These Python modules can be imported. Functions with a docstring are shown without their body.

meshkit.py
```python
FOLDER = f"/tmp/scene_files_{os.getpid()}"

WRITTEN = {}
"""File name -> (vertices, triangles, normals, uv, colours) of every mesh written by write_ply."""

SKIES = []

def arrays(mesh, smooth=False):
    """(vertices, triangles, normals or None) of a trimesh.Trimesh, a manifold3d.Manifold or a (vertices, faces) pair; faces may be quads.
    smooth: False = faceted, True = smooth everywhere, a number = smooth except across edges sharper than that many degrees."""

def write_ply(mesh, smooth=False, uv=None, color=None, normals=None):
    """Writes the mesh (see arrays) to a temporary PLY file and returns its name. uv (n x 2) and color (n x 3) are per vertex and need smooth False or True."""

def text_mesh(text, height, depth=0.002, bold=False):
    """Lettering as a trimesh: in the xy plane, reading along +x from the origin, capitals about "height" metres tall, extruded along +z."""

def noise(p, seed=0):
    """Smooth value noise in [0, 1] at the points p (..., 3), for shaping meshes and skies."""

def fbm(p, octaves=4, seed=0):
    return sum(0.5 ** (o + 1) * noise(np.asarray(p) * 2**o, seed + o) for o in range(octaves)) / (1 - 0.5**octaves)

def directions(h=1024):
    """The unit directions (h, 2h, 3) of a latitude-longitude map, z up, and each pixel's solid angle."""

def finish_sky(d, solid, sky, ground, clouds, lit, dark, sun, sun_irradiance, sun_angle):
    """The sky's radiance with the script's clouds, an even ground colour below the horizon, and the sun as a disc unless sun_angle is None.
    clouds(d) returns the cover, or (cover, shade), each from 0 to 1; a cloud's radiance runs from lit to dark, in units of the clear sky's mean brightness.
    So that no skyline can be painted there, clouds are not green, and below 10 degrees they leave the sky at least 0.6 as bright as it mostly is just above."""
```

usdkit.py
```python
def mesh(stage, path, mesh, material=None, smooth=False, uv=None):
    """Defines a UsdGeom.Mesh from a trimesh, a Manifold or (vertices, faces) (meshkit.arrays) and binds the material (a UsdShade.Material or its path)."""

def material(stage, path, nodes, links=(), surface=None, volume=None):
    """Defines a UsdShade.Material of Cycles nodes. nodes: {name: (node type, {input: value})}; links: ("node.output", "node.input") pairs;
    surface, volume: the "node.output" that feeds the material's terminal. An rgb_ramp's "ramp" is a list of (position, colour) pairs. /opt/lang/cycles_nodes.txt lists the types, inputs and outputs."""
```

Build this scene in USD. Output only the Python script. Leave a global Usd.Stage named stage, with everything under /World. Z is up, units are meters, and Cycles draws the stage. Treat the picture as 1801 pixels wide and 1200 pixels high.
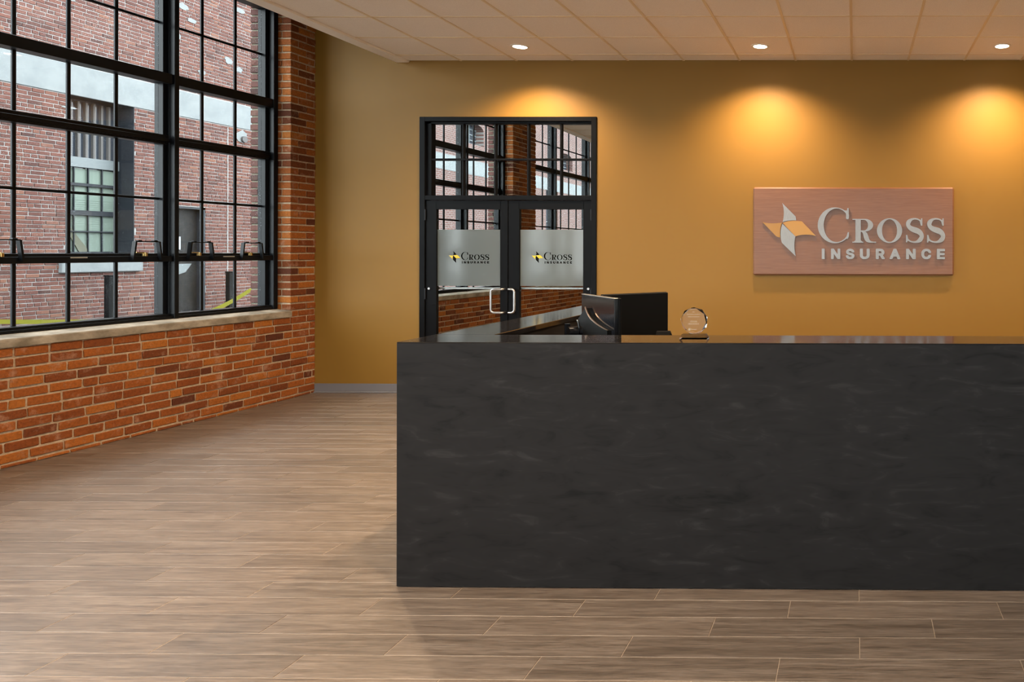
import math, random
import numpy as np, trimesh, shapely
from shapely.geometry import Polygon, Point, box as sbox
from shapely import affinity
from shapely.ops import unary_union
import usdkit, meshkit
from pxr import Usd, UsdGeom, UsdLux, UsdShade, Gf, Sdf, Vt

stage = Usd.Stage.CreateInMemory()
UsdGeom.SetStageUpAxis(stage, 'Z'); UsdGeom.SetStageMetersPerUnit(stage, 1.0)
world = UsdGeom.Xform.Define(stage, '/World'); stage.SetDefaultPrim(world.GetPrim())
UsdGeom.Scope.Define(stage, '/World/Looks')
rnd = random.Random(7); nrng = np.random.default_rng(7)

# ------------------------------------------------------------------ camera, sky, exposure
EYE = 1.553
cam = UsdGeom.Camera.Define(stage, '/World/camera')
cam.CreateHorizontalApertureAttr(36.0)
cam.CreateFocalLengthAttr(1254 / 1801 * 36)
cam.CreateHorizontalApertureOffsetAttr(-592 / 1801 * 36)
cam.CreateVerticalApertureOffsetAttr(-157 / 1801 * 36)
cam.CreateClippingRangeAttr(Gf.Vec2f(0.05, 500))
cam.CreateExposureAttr(0.45)
cam.CreateFStopAttr(0.0)
cam.AddTranslateOp().Set(Gf.Vec3d(0, 0, EYE))
cam.AddRotateXYZOp().Set(Gf.Vec3f(90, -0.09, 0.57))

sky = UsdLux.DomeLight.Define(stage, '/World/sky')        # even overcast sky
sky.CreateIntensityAttr(2.4); sky.CreateColorAttr(Gf.Vec3f(0.90, 0.97, 1.0))
LAMP = 7.0                                              # ceiling downlights
LAMP_COLOR = (1.0, 0.75, 0.50)
BEAM = 70

# ------------------------------------------------------------------ helpers
COUNT = {}
def path_for(name, parent=None):
    base = parent or '/World'
    k = COUNT.get((base, name), 0); COUNT[(base, name)] = k + 1
    return f'{base}/{name}' if k == 0 else f'{base}/{name}_{k:03d}'

def tag(p, label=None, cat=None, group=None, kind=None):
    p = p.GetPrim() if hasattr(p, 'GetPrim') else p
    for k, v in (('label', label), ('category', cat), ('group', group), ('kind', kind)):
        if v: p.SetCustomDataByKey(k, v)
    return p

def thing(name, loc=(0, 0, 0), rz=0.0, parent=None, **kw):
    x = UsdGeom.Xform.Define(stage, path_for(name, parent))
    x.AddTranslateOp().Set(Gf.Vec3d(*map(float, loc)))
    if rz: x.AddRotateZOp().Set(float(rz))
    tag(x, **kw)
    return str(x.GetPath())

def copy(src, loc, rz=0.0, inst=True, **kw):
    name = src.rsplit('/', 1)[1]
    while name[-4:-3] == '_' and name[-3:].isdigit(): name = name[:-4]
    x = UsdGeom.Xform.Define(stage, path_for(name))
    x.GetPrim().GetReferences().AddInternalReference(src)
    x.GetPrim().SetInstanceable(inst)
    ops = {o.GetOpName(): o for o in x.GetOrderedXformOps()}
    ops['xformOp:translate'].Set(Gf.Vec3d(*map(float, loc)))
    if 'xformOp:rotateZ' in ops: ops['xformOp:rotateZ'].Set(float(rz))
    tag(x, **kw)
    return str(x.GetPath())

def cat(parts):
    vs, fs, n = [], [], 0
    for v, f in parts:
        vs.append(np.asarray(v, float)); fs.append(np.asarray(f, int) + n); n += len(v)
    return np.vstack(vs), np.vstack(fs)

def vf(m): return np.array(m.vertices), np.array(m.faces)

def put(name, mesh, mat, parent=None, smooth=False, tone=None, **kw):
    if hasattr(mesh, 'vertices'): mesh = vf(mesh)
    p = path_for(name, parent)
    m = usdkit.mesh(stage, p, mesh, mat, smooth=smooth)
    if tone is not None:
        n = len(mesh[0])
        arr = np.full(n, tone, np.float32) if np.ndim(tone) == 0 else np.asarray(tone, np.float32)
        UsdGeom.PrimvarsAPI(m).CreatePrimvar('tone', Sdf.ValueTypeNames.FloatArray, 'vertex').Set(Vt.FloatArray.FromNumpy(arr))
    tag(m, **kw)
    return p

BOXF = np.array([[0,2,1],[0,3,2],[4,5,6],[4,6,7],[0,1,5],[0,5,4],[1,2,6],[1,6,5],[2,3,7],[2,7,6],[3,0,4],[3,4,7]])
def bx(x0, x1, y0, y1, z0, z1):
    v = np.array([[x0,y0,z0],[x1,y0,z0],[x1,y1,z0],[x0,y1,z0],[x0,y0,z1],[x1,y0,z1],[x1,y1,z1],[x0,y1,z1]], float)
    return v, BOXF.copy()

def cbx(x0, x1, y0, y1, z0, z1, c=0.003, jit=0.0):
    """box with chamfered edges (24 points, hull)"""
    P = []
    for sx in (0, 1):
        for sy in (0, 1):
            for sz in (0, 1):
                X, Y, Z = (x0, x1)[sx], (y0, y1)[sy], (z0, z1)[sz]
                dx, dy, dz = (c, -c)[sx], (c, -c)[sy], (c, -c)[sz]
                P += [(X, Y+dy, Z+dz), (X+dx, Y, Z+dz), (X+dx, Y+dy, Z)]
    P = np.array(P)
    if jit: P = P + nrng.normal(0, jit, P.shape)
    h = trimesh.convex.convex_hull(P)
    return vf(h)

def cyl(p0, p1, r, n=16, r1=None):
    p0, p1 = np.array(p0, float), np.array(p1, float); r1 = r if r1 is None else r1
    d = (p1-p0)/np.linalg.norm(p1-p0)
    a = np.cross(d, [0,0,1] if abs(d[2]) < .9 else [1,0,0]); a /= np.linalg.norm(a); b = np.cross(d, a)
    t = np.linspace(0, 2*np.pi, n, endpoint=False)
    ring = np.outer(np.cos(t), a)+np.outer(np.sin(t), b)
    v = np.vstack([p0+r*ring, p1+r1*ring, [p0], [p1]])
    f = []
    for i in range(n):
        j = (i+1) % n
        f += [[i, j, n+j], [i, n+j, n+i], [2*n, j, i], [2*n+1, n+i, n+j]]
    return v, np.array(f)

def tube(pts, r, n=12):
    pts = np.array(pts, float); rings = []
    a = None
    for i in range(len(pts)):
        d = pts[min(i+1, len(pts)-1)]-pts[max(i-1, 0)]; d /= np.linalg.norm(d)
        if a is None:
            a = np.cross(d, [0,0,1] if abs(d[2]) < .9 else [1,0,0])
        a = a-d*(a@d); a /= np.linalg.norm(a); b = np.cross(d, a)
        t = np.linspace(0, 2*np.pi, n, endpoint=False)
        rings.append(pts[i]+r*(np.outer(np.cos(t), a)+np.outer(np.sin(t), b)))
    v = np.vstack(rings+[[pts[0]], [pts[-1]]]); f = []; m = len(pts)
    for k in range(m-1):
        for i in range(n):
            j = (i+1) % n
            f += [[k*n+i, k*n+j, (k+1)*n+j], [k*n+i, (k+1)*n+j, (k+1)*n+i]]
    for i in range(n):
        j = (i+1) % n
        f += [[m*n, j, i], [m*n+1, (m-1)*n+i, (m-1)*n+j]]
    return v, np.array(f)

def arc(c, r, a0, a1, u, w, n=7):
    u, w, c = np.array(u, float), np.array(w, float), np.array(c, float)
    return [c+r*(math.cos(t)*u+math.sin(t)*w) for t in np.linspace(a0, a1, n)]

def extr(poly, h):
    gs = getattr(poly, 'geoms', [poly])
    return cat([vf(trimesh.creation.extrude_polygon(g, h, engine='earcut')) for g in gs if g.area > 1e-9])

def upright(mesh, x, y, z):
    """xy-plane lettering stood up: local x->X, y->Z, extrusion towards -Y; back face at y"""
    v, f = mesh; v = np.asarray(v)
    o = np.stack([v[:,0]+x, y-v[:,2], v[:,1]+z], 1)
    return o, np.asarray(f)

# ------------------------------------------------------------------ materials
LK = '/World/Looks/'
def mat(name, nodes, links=(), surface='p.BSDF', **kw):
    return usdkit.material(stage, LK+name, nodes, links, surface=surface, **kw)

def plain(name, color, rough=0.5, metal=0.0, **kw):
    return mat(name, {'p': ('principled_bsdf', {'base_color': color, 'roughness': rough, 'metallic': metal, **kw})})

def brick_mat(name, ramp, pale=(0.55, 0.36, 0.27), pale_amt=0.5, rough=0.85):
    return mat(name, {
        'a': ('attribute', {'attribute': 'tone'}), 'g': ('geometry', {}),
        'r': ('rgb_ramp', {'ramp': ramp}),
        'n': ('noise_texture', {'scale': 55.0, 'detail': 5.0, 'roughness': 0.65}),
        'nr': ('rgb_ramp', {'ramp': [(0.25, (0.66,)*3), (0.5, (0.98,)*3), (0.75, (1.25,)*3)]}),
        'm': ('mix_color', {'blend_type': 'multiply', 'fac': 1.0}),
        'n2': ('noise_texture', {'scale': 7.0, 'detail': 8.0, 'roughness': 0.72}),
        'e': ('rgb_ramp', {'ramp': [(0.545, (0,)*3), (0.68, (pale_amt,)*3)]}),
        'm2': ('mix_color', {'blend_type': 'mix', 'b': pale}),
        'n3': ('noise_texture', {'scale': 130.0, 'detail': 4.0}),
        'b': ('bump', {'strength': 0.5, 'distance': 0.004}),
        'p': ('principled_bsdf', {'roughness': rough, 'specular_ior_level': 0.25})},
        [('a.fac', 'r.fac'), ('g.position', 'n.vector'), ('g.position', 'n2.vector'), ('g.position', 'n3.vector'),
         ('n.fac', 'nr.fac'), ('r.color', 'm.a'), ('nr.color', 'm.b'), ('m.result', 'm2.a'), ('n2.fac', 'e.fac'), ('e.color', 'm2.fac'),
         ('m2.result', 'p.base_color'), ('n3.fac', 'b.height'), ('b.normal', 'p.normal')])

def noisy(name, c0, c1, scale=20.0, rough=0.6, bump=0.0, bscale=200.0, stretch=(1, 1, 1), detail=4.0, lo=0.35, hi=0.65, **kw):
    nodes = {'g': ('geometry', {}), 'v': ('vector_math', {'math_type': 'multiply', 'vector2': stretch}),
             'n': ('noise_texture', {'scale': scale, 'detail': detail, 'roughness': 0.6}),
             'r': ('rgb_ramp', {'ramp': [(lo, c0), (hi, c1)]}),
             'p': ('principled_bsdf', {'roughness': rough, **kw})}
    links = [('g.position', 'v.vector1'), ('v.vector', 'n.vector'), ('n.fac', 'r.fac'), ('r.color', 'p.base_color')]
    if bump:
        nodes['n3'] = ('noise_texture', {'scale': bscale, 'detail': 3.0}); nodes['b'] = ('bump', {'strength': bump, 'distance': 0.003})
        links += [('g.position', 'n3.vector'), ('n3.fac', 'b.height'), ('b.normal', 'p.normal')]
    return mat(name, nodes, links)

M = {}
M['brick'] = brick_mat('interior_brick', [(0, (0.085, 0.022, 0.008)), (0.35, (0.185, 0.046, 0.0085)), (0.7, (0.258, 0.071, 0.011)), (1, (0.32, 0.102, 0.015))], pale=(0.36, 0.205, 0.13), pale_amt=0.6)
M['mortar'] = noisy('interior_mortar', (0.30, 0.205, 0.125), (0.42, 0.305, 0.20), 40, 0.9, 0.6, 150)
M['old_brick'] = brick_mat('exterior_brick', [(0, (0.044, 0.019, 0.016)), (0.4, (0.080, 0.0315, 0.0245)), (0.75, (0.098, 0.038, 0.028)), (1, (0.125, 0.054, 0.036))], pale=(0.15, 0.105, 0.09), pale_amt=0.3)
M['pier_out_brick'] = brick_mat('exterior_pier_brick', [(0, (0.045, 0.021, 0.018)), (0.5, (0.078, 0.030, 0.025)), (1, (0.10, 0.042, 0.032))], pale=(0.14, 0.12, 0.09), pale_amt=0.3)
M['old_mortar'] = noisy('exterior_mortar', (0.175, 0.165, 0.16), (0.245, 0.235, 0.23), 12, 0.95, 0.4, 80)
M['pier_mortar'] = noisy('exterior_pier_mortar', (0.125, 0.115, 0.08), (0.17, 0.155, 0.115), 20, 0.95, 0.4, 80)
M['far_brick'] = mat('distant_brick', {
    'g': ('geometry', {}), 's': ('separate_xyz', {}), 'c': ('combine_xyz', {}),
    't': ('brick_texture', {'color1': (0.10, 0.041, 0.032), 'color2': (0.07, 0.029, 0.023), 'mortar': (0.16, 0.15, 0.145), 'scale': 1.0, 'mortar_size': 0.006, 'brick_width': 0.215, 'row_height': 0.0755}),
    'p': ('principled_bsdf', {'roughness': 0.9})},
    [('g.position', 's.vector'), ('s.y', 'c.x'), ('s.z', 'c.y'), ('c.vector', 't.vector'), ('t.color', 'p.base_color')])
M['concrete'] = noisy('pale_concrete', (0.120, 0.131, 0.136), (0.150, 0.160, 0.163), 3, 0.9, 0.3, 60, detail=8)
M['sill_stone'] = noisy('sill_stone', (0.15, 0.118, 0.078), (0.36, 0.30, 0.225), 9, 0.8, 0.5, 60, stretch=(1, .6, 1), detail=8)
M['paint'] = mat('mustard_paint', {'g': ('geometry', {}), 'n': ('noise_texture', {'scale': 260.0, 'detail': 2.0}),
    'b': ('bump', {'strength': 0.10, 'distance': 0.002}),
    'p': ('principled_bsdf', {'base_color': (0.225, 0.112, 0.0145), 'roughness': 0.55, 'specular_ior_level': 0.3})},
    [('g.position', 'n.vector'), ('n.fac', 'b.height'), ('b.normal', 'p.normal')])
M['white_paint'] = plain('white_paint', (0.70, 0.66, 0.58), 0.7)
M['tile'] = noisy('ceiling_tile', (0.80, 0.695, 0.585), (0.86, 0.755, 0.64), 120, 0.95, 0.25, 300)
M['tee'] = plain('ceiling_tee', (0.74, 0.57, 0.36), 0.5)
M['trim'] = plain('ceiling_trim', (0.82, 0.73, 0.63), 0.6)
M['base'] = plain('grey_rubber_base', (0.16, 0.15, 0.155), 0.45)
M['grout'] = noisy('floor_grout', (0.27, 0.21, 0.155), (0.32, 0.25, 0.19), 60, 0.9)
M['plank'] = mat('wood_look_plank', {
    'a': ('attribute', {'attribute': 'tone'}), 'g': ('geometry', {}), 's': ('separate_xyz', {}), 'c': ('combine_xyz', {}),
    'zx': ('math', {'math_type': 'multiply', 'value2': 0.9}), 'zy': ('math', {'math_type': 'multiply', 'value2': 15.0}), 'zt': ('math', {'math_type': 'multiply', 'value2': 40.0}),
    'n': ('noise_texture', {'scale': 2.2, 'detail': 7.0, 'roughness': 0.62, 'distortion': 0.35}),
    'c2': ('combine_xyz', {}), 'fx': ('math', {'math_type': 'multiply', 'value2': 10.0}), 'fy': ('math', {'math_type': 'multiply', 'value2': 170.0}),
    'n2': ('noise_texture', {'scale': 1.0, 'detail': 3.0, 'roughness': 0.6}),
    'r': ('rgb_ramp', {'ramp': [(0.28, (0.080, 0.058, 0.043)), (0.45, (0.125, 0.094, 0.072)), (0.58, (0.160, 0.124, 0.098)), (0.75, (0.195, 0.155, 0.125))]}),
    'r2': ('rgb_ramp', {'ramp': [(0.3, (0.55,)*3), (0.58, (1.08,)*3)]}),
    'rt': ('rgb_ramp', {'ramp': [(0, (0.87,)*3), (1, (1.11,)*3)]}),
    'm': ('mix_color', {'blend_type': 'multiply', 'fac': 1.0}), 'm2': ('mix_color', {'blend_type': 'multiply', 'fac': 1.0}),
    'b': ('bump', {'strength': 0.12, 'distance': 0.002}),
    'p': ('principled_bsdf', {'roughness': 0.38, 'specular_ior_level': 0.6})},
    [('g.position', 's.vector'), ('s.x', 'zx.value1'), ('s.y', 'zy.value1'), ('a.fac', 'zt.value1'), ('zx.value', 'c.x'), ('zy.value', 'c.y'), ('zt.value', 'c.z'), ('c.vector', 'n.vector'),
     ('s.x', 'fx.value1'), ('s.y', 'fy.value1'), ('fx.value', 'c2.x'), ('fy.value', 'c2.y'), ('zt.value', 'c2.z'), ('c2.vector', 'n2.vector'),
     ('n.fac', 'r.fac'), ('n2.fac', 'r2.fac'), ('a.fac', 'rt.fac'), ('r.color', 'm.a'), ('r2.color', 'm.b'), ('m.result', 'm2.a'), ('rt.color', 'm2.b'), ('m2.result', 'p.base_color'),
     ('n2.fac', 'b.height'), ('b.normal', 'p.normal')])
def slate(name, rough, spec):
    return mat(name, {'g': ('geometry', {}), 'v': ('vector_math', {'math_type': 'multiply', 'vector2': (1.6, 1.6, 6.0)}),
        'n': ('noise_texture', {'scale': 2.6, 'detail': 6.0, 'roughness': 0.6, 'distortion': 1.4}),
        'r': ('rgb_ramp', {'ramp': [(0.25, (0.0040, 0.0034, 0.0031)), (0.42, (0.0098, 0.0083, 0.0078)), (0.58, (0.0115, 0.0099, 0.0094)), (0.78, (0.023, 0.0205, 0.0197))]}),
        'p': ('principled_bsdf', {'roughness': rough, 'specular_ior_level': spec})},
        [('g.position', 'v.vector1'), ('v.vector', 'n.vector'), ('n.fac', 'r.fac'), ('r.color', 'p.base_color')])
M['slate'] = slate('slate_panel', 0.55, 0.10)
M['slate_top'] = slate('slate_counter', 0.09, 0.5)
M['black'] = plain('black_aluminium', (0.005, 0.0058, 0.007), 0.34, specular_ior_level=0.16)
M['door_black'] = plain('black_door_steel', (0.0035, 0.0035, 0.004), 0.4, specular_ior_level=0.08)
M['brass'] = plain('brass', (0.45, 0.30, 0.11), 0.35, 1.0)
M['steel'] = plain('brushed_steel', (0.42, 0.40, 0.385), 0.32, 1.0)
M['bar_grey'] = plain('push_bar_grey', (0.45, 0.44, 0.42), 0.4, 0.6)
def pane(name, wet):
    nodes = {'lw': ('layer_weight', {'blend': 0.5}), 'pw': ('math', {'math_type': 'power', 'value2': 5.0}), 'f': ('math', {'math_type': 'multiply_add', 'value2': 0.55 if wet else 0.25, 'value3': 0.02 if wet else 0.0}), 't': ('transparent_bsdf', {'color': (0.95, 0.97, 0.97)}), 'q': ('glossy_bsdf', {'roughness': 0.0, 'color': (0.9, 0.95, 1.0)}), 'mx': ('mix_closure', {})}
    links = [('lw.facing', 'pw.value1'), ('pw.value', 'f.value1'), ('f.value', 'mx.fac'), ('t.BSDF', 'mx.closure1'), ('q.BSDF', 'mx.closure2')]
    if not wet: return mat(name, nodes, links, surface='mx.closure')
    nodes |= {'g': ('geometry', {}), 'w': ('voronoi_texture', {'scale': 120.0}), 'lt': ('math', {'math_type': 'less_than', 'value2': 0.17}),
              'nz': ('noise_texture', {'scale': 3.0, 'detail': 3.0}), 'gt': ('rgb_ramp', {'ramp': [(0.42, (0,)*3), (0.68, (0.30,)*3)]}), 'mu': ('math', {'math_type': 'multiply'}),
              'd': ('translucent_bsdf', {'color': (0.40, 0.43, 0.46)}), 'o': ('mix_closure', {})}
    links += [('g.position', 'w.vector'), ('w.distance', 'lt.value1'), ('g.position', 'nz.vector'), ('nz.fac', 'gt.fac'), ('lt.value', 'mu.value1'), ('gt.color', 'mu.value2'),
              ('mu.value', 'o.fac'), ('mx.closure', 'o.closure1'), ('d.BSDF', 'o.closure2')]
    return mat(name, nodes, links, surface='o.closure')
M['pane'] = pane('rain_spotted_pane', True)
M['door_pane'] = pane('door_pane', False)
M['film'] = mat('frosted_film', {'d': ('diffuse_bsdf', {'color': (0.24, 0.265, 0.262)}), 't': ('translucent_bsdf', {'color': (0.40, 0.45, 0.455)}), 'm': ('mix_closure', {'fac': 0.6}),
    'q': ('glossy_bsdf', {'roughness': 0.08, 'color': (0.9, 0.9, 0.9)}), 'f': ('fresnel', {'IOR': 1.4}), 'o': ('mix_closure', {})},
    [('d.BSDF', 'm.closure1'), ('t.BSDF', 'm.closure2'), ('f.fac', 'o.fac'), ('m.closure', 'o.closure1'), ('q.BSDF', 'o.closure2')], surface='o.closure')
M['film_black'] = plain('film_print_black', (0.004, 0.004, 0.004), 0.6, specular_ior_level=0.05)
M['film_yellow'] = plain('film_print_yellow', (0.68, 0.47, 0.02), 0.5)
M['sign_wood'] = noisy('sign_wood', (0.140, 0.052, 0.020), (0.185, 0.078, 0.034), 5, 0.40, 0.08, 300, stretch=(1.0, 1.0, 22.0), detail=7, lo=0.3, hi=0.7)
M['sign_metal'] = noisy('brushed_aluminium', (0.24, 0.245, 0.25), (0.29, 0.295, 0.30), 30, 0.5, stretch=(14, 1, .6), metallic=0.5)
M['sign_yellow'] = plain('yellow_enamel', (0.36, 0.17, 0.012), 0.35)
M['sign_amber'] = plain('amber_enamel', (0.30, 0.135, 0.002), 0.35)
M['crystal'] = plain('crystal', (0.99, 0.99, 0.99), 0.0, transmission_weight=1.0, ior=1.26)
M['base_glass'] = plain('award_base_glass', (0.99, 0.98, 0.97), 0.0, transmission_weight=1.0, ior=1.16)
M['engraving'] = plain('engraved_frost', (0.33, 0.27, 0.19), 0.8)
M['matte_black'] = plain('matte_black_plastic', (0.003, 0.003, 0.003), 0.6, specular_ior_level=0.08)
M['gloss_black'] = plain('gloss_black_plastic', (0.006, 0.007, 0.009), 0.10, specular_ior_level=0.4)
M['rim'] = plain('champagne_rim', (0.42, 0.30, 0.22), 0.3, 0.9)
M['dark_wood'] = plain('dark_worktop', (0.035, 0.028, 0.024), 0.45)
M['lens'] = mat('lamp_lens', {'e': ('emission', {'color': (1.0, 0.86, 0.66), 'strength': 14.0})}, surface='e.emission')
M['ring_white'] = plain('white_enamel', (0.75, 0.70, 0.62), 0.4)
M['asphalt'] = noisy('wet_asphalt', (0.04, 0.04, 0.042), (0.075, 0.075, 0.075), 25, 0.5)
M['tape'] = mat('caution_tape', {'d': ('diffuse_bsdf', {'color': (0.20, 0.19, 0.03)}), 't': ('translucent_bsdf', {'color': (0.30, 0.28, 0.04)}), 'm': ('mix_closure', {'fac': 0.4})},
    [('d.BSDF', 'm.closure1'), ('t.BSDF', 'm.closure2')], surface='m.closure')
M['dark_glass'] = plain('dark_window_glass', (0.03, 0.035, 0.045), 0.12)
M['slat'] = plain('weathered_slat', (0.085, 0.078, 0.075), 0.8)
M['blind'] = plain('pale_green_blind', (0.115, 0.15, 0.125), 0.7)
M['brace'] = plain('olive_brace', (0.07, 0.07, 0.045), 0.7)
M['steel_door'] = noisy('dark_steel_door', (0.007, 0.007, 0.008), (0.014, 0.013, 0.012), 8, 0.6, specular_ior_level=0.2)
M['frame_dark'] = plain('dark_frame', (0.012, 0.014, 0.018), 0.5, specular_ior_level=0.2)
M['paper'] = plain('notice_paper', (0.30, 0.32, 0.34), 0.8)
M['print'] = plain('notice_print', (0.10, 0.16, 0.24), 0.8)
M['grey_box'] = plain('grey_cabinet_paint', (0.10, 0.115, 0.12), 0.5)
M['rust'] = plain('dark_iron', (0.05, 0.045, 0.045), 0.7)
M['sticker'] = plain('grey_sticker', (0.30, 0.28, 0.24), 0.5)

# ------------------------------------------------------------------ geometry constants
YB = 7.76                # face of the mustard wall
ZC = 3.639               # ceiling tiles
SL = 0.045               # the brick wall runs slightly off square
RZ = -math.degrees(math.atan(SL))
def wall_at(Y): return (-5.925+SL*(Y-YB), Y, 0)
COURSE, BH, BL = 0.0755, 0.0595, 0.2025
SILL = 0.862

# ------------------------------------------------------------------ floor
def plank_mesh(x0, x1, y0, y1):
    c = 0.0015
    v = np.array([[x0,y0,-.009],[x1,y0,-.009],[x1,y1,-.009],[x0,y1,-.009],
                  [x0,y0,-c],[x1,y0,-c],[x1,y1,-c],[x0,y1,-c],
                  [x0+c,y0+c,0],[x1-c,y0+c,0],[x1-c,y1-c,0],[x0+c,y1-c,0]])
    f = []
    for a in (0, 4):
        for i in range(4):
            j = (i+1) % 4
            f += [[a+i, a+j, a+4+j], [a+i, a+4+j, a+4+i]]
    f += [[8, 9, 10], [8, 10, 11]]
    return v, np.array(f)

fl = thing('floor', kind='structure', label='grey-brown wood-look plank tile floor')
PW, PL, G = 0.1492, 0.9144, 0.0022
put('grout_bed', bx(-6.7, 6.5, -3.2, YB+0.03, -0.15, -0.0012), M['grout'], fl)
planks = []
for r in range(-41, 31):
    y0 = 3.168+r*PW
    if y0 > YB: continue
    y1 = min(y0+PW, YB+0.02)
    sh = 0.0175+((-r-0) % 3)*-0.3048
    k0 = math.floor((-6.3-sh)/PL)
    for k in range(k0, int((6.4-sh)/PL)+1):
        x0, x1 = sh+k*PL, sh+(k+1)*PL
        xl = wall_at((y0+y1)/2)[0]-0.03
        if x1 < xl: continue
        planks.append((max(x0, xl), x1, y0, y1))
def floor_seen(p):
    xc, yc = (p[0]+p[1])/2, (p[2]+p[3])/2
    if yc < 2.5: return 0
    u = 1505+1254*min(p[1], 99)/yc
    if u < 0 or 1505+1254*p[0]/yc > 1801: return 0
    if yc > 3.27 and p[0] > -2.1: return 0
    return (1254/yc)**2*1.5/yc
planks.sort(key=lambda p: -floor_seen(p))
stuffv, stufft = [], []
for i, (x0, x1, y0, y1) in enumerate(planks):
    m = plank_mesh(x0+G/2, x1-G/2, y0+G/2, y1-G/2)
    t = rnd.random()
    if i < 300 and floor_seen(planks[i]) > 0: put('plank', m, M['plank'], fl, tone=t)
    else: stuffv.append(m); stufft += [t]*len(m[0])
put('far_planks', cat(stuffv), M['plank'], fl, tone=stufft, kind='stuff')

# ------------------------------------------------------------------ mustard back wall and door opening
DX0, DX1, DZ = -4.773, -2.829, 3.023
wb = cat([bx(-6.0, DX0, YB, YB+0.14, 0, 5.0), bx(DX1, 6.3, YB, YB+0.14, 0, 5.0), bx(DX0, DX1, YB, YB+0.14, DZ, 5.0)])
put('wall_back', wb, M['paint'], kind='structure', label='mustard yellow painted wall behind the desk')
bb = cat([bx(-5.93, DX0, YB-0.006, YB, 0.012, 0.1), cbx(-5.93, DX0, YB-0.022, YB, 0, 0.014, 0.003),
          bx(DX1, 6.2, YB-0.006, YB, 0.012, 0.1), cbx(DX1, 6.2, YB-0.022, YB, 0, 0.014, 0.003)])
put('baseboard_back', bb, M['base'], kind='structure', label='low grey rubber baseboard on the mustard wall')

# ------------------------------------------------------------------ left brick wall (local: x=0 brick face, y along the wall)
def brick_box(y0, y1, z0, z1, depth=0.055, proud=0.0, c=0.004, jit=0.0013):
    return cbx(-depth, proud, y0, y1, z0, z1, c, jit)

def course_runs(k, a, b):
    """brick spans along one course from a to b, with irregular joints"""
    out = []; y = a-((k % 2)*0.1085+rnd.uniform(-0.02, 0.02))
    while y < b:
        L = 0.0965 if rnd.random() < 0.08 else BL+rnd.uniform(-0.006, 0.006)
        s, e = max(y, a), min(y+L, b)
        if e-s > 0.02: out.append((s, e))
        y += L+0.0150
    return out

def low_wall(name, Ya, Yb, seen, label):
    """wall under the windows from world Y=Ya to Yb"""
    w = thing(name, wall_at(Yb), RZ, kind='structure', label=label)
    la = (Ya-Yb)*1.001
    put('mortar', cat([bx(-0.41, -0.009, la, 0, 0, SILL), bx(-0.41, -0.009, la, 0, 4.13, 5.0)]), M['mortar'], w)
    bs = []
    for k in range(12):
        z0 = -0.038+k*COURSE; z1 = z0+BH
        if z1 > SILL: z1 = SILL
        for s, e in course_runs(k, la, 0):
            bs.append((seen(s+Yb, (z0+z1)/2), s, e, max(z0, 0.001), z1))
    bs.sort(key=lambda b: -b[0]); sv, st = [], []
    for i, (q, s, e, z0, z1) in enumerate(bs):
        dz = rnd.uniform(-.0015, .0015)
        m = brick_box(s, e, max(z0+dz, 0.001), z1+dz, proud=rnd.uniform(-.003, .003), jit=0.0016)
        t = min(max(rnd.gauss(0.5, 0.24), 0), 1)
        if q > 0 and i < 300: put('brick', m, M['brick'], w, tone=t)
        else: sv.append(m); st += [t]*len(m[0])
    if sv: put('far_bricks', cat(sv), M['brick'], w, tone=st, kind='stuff')
    return w
low_wall('wall_left', -3.0, YB, lambda Y, z: 10/Y if Y > 4.6 else 0, 'orange-red brick wall under the large windows')
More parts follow.
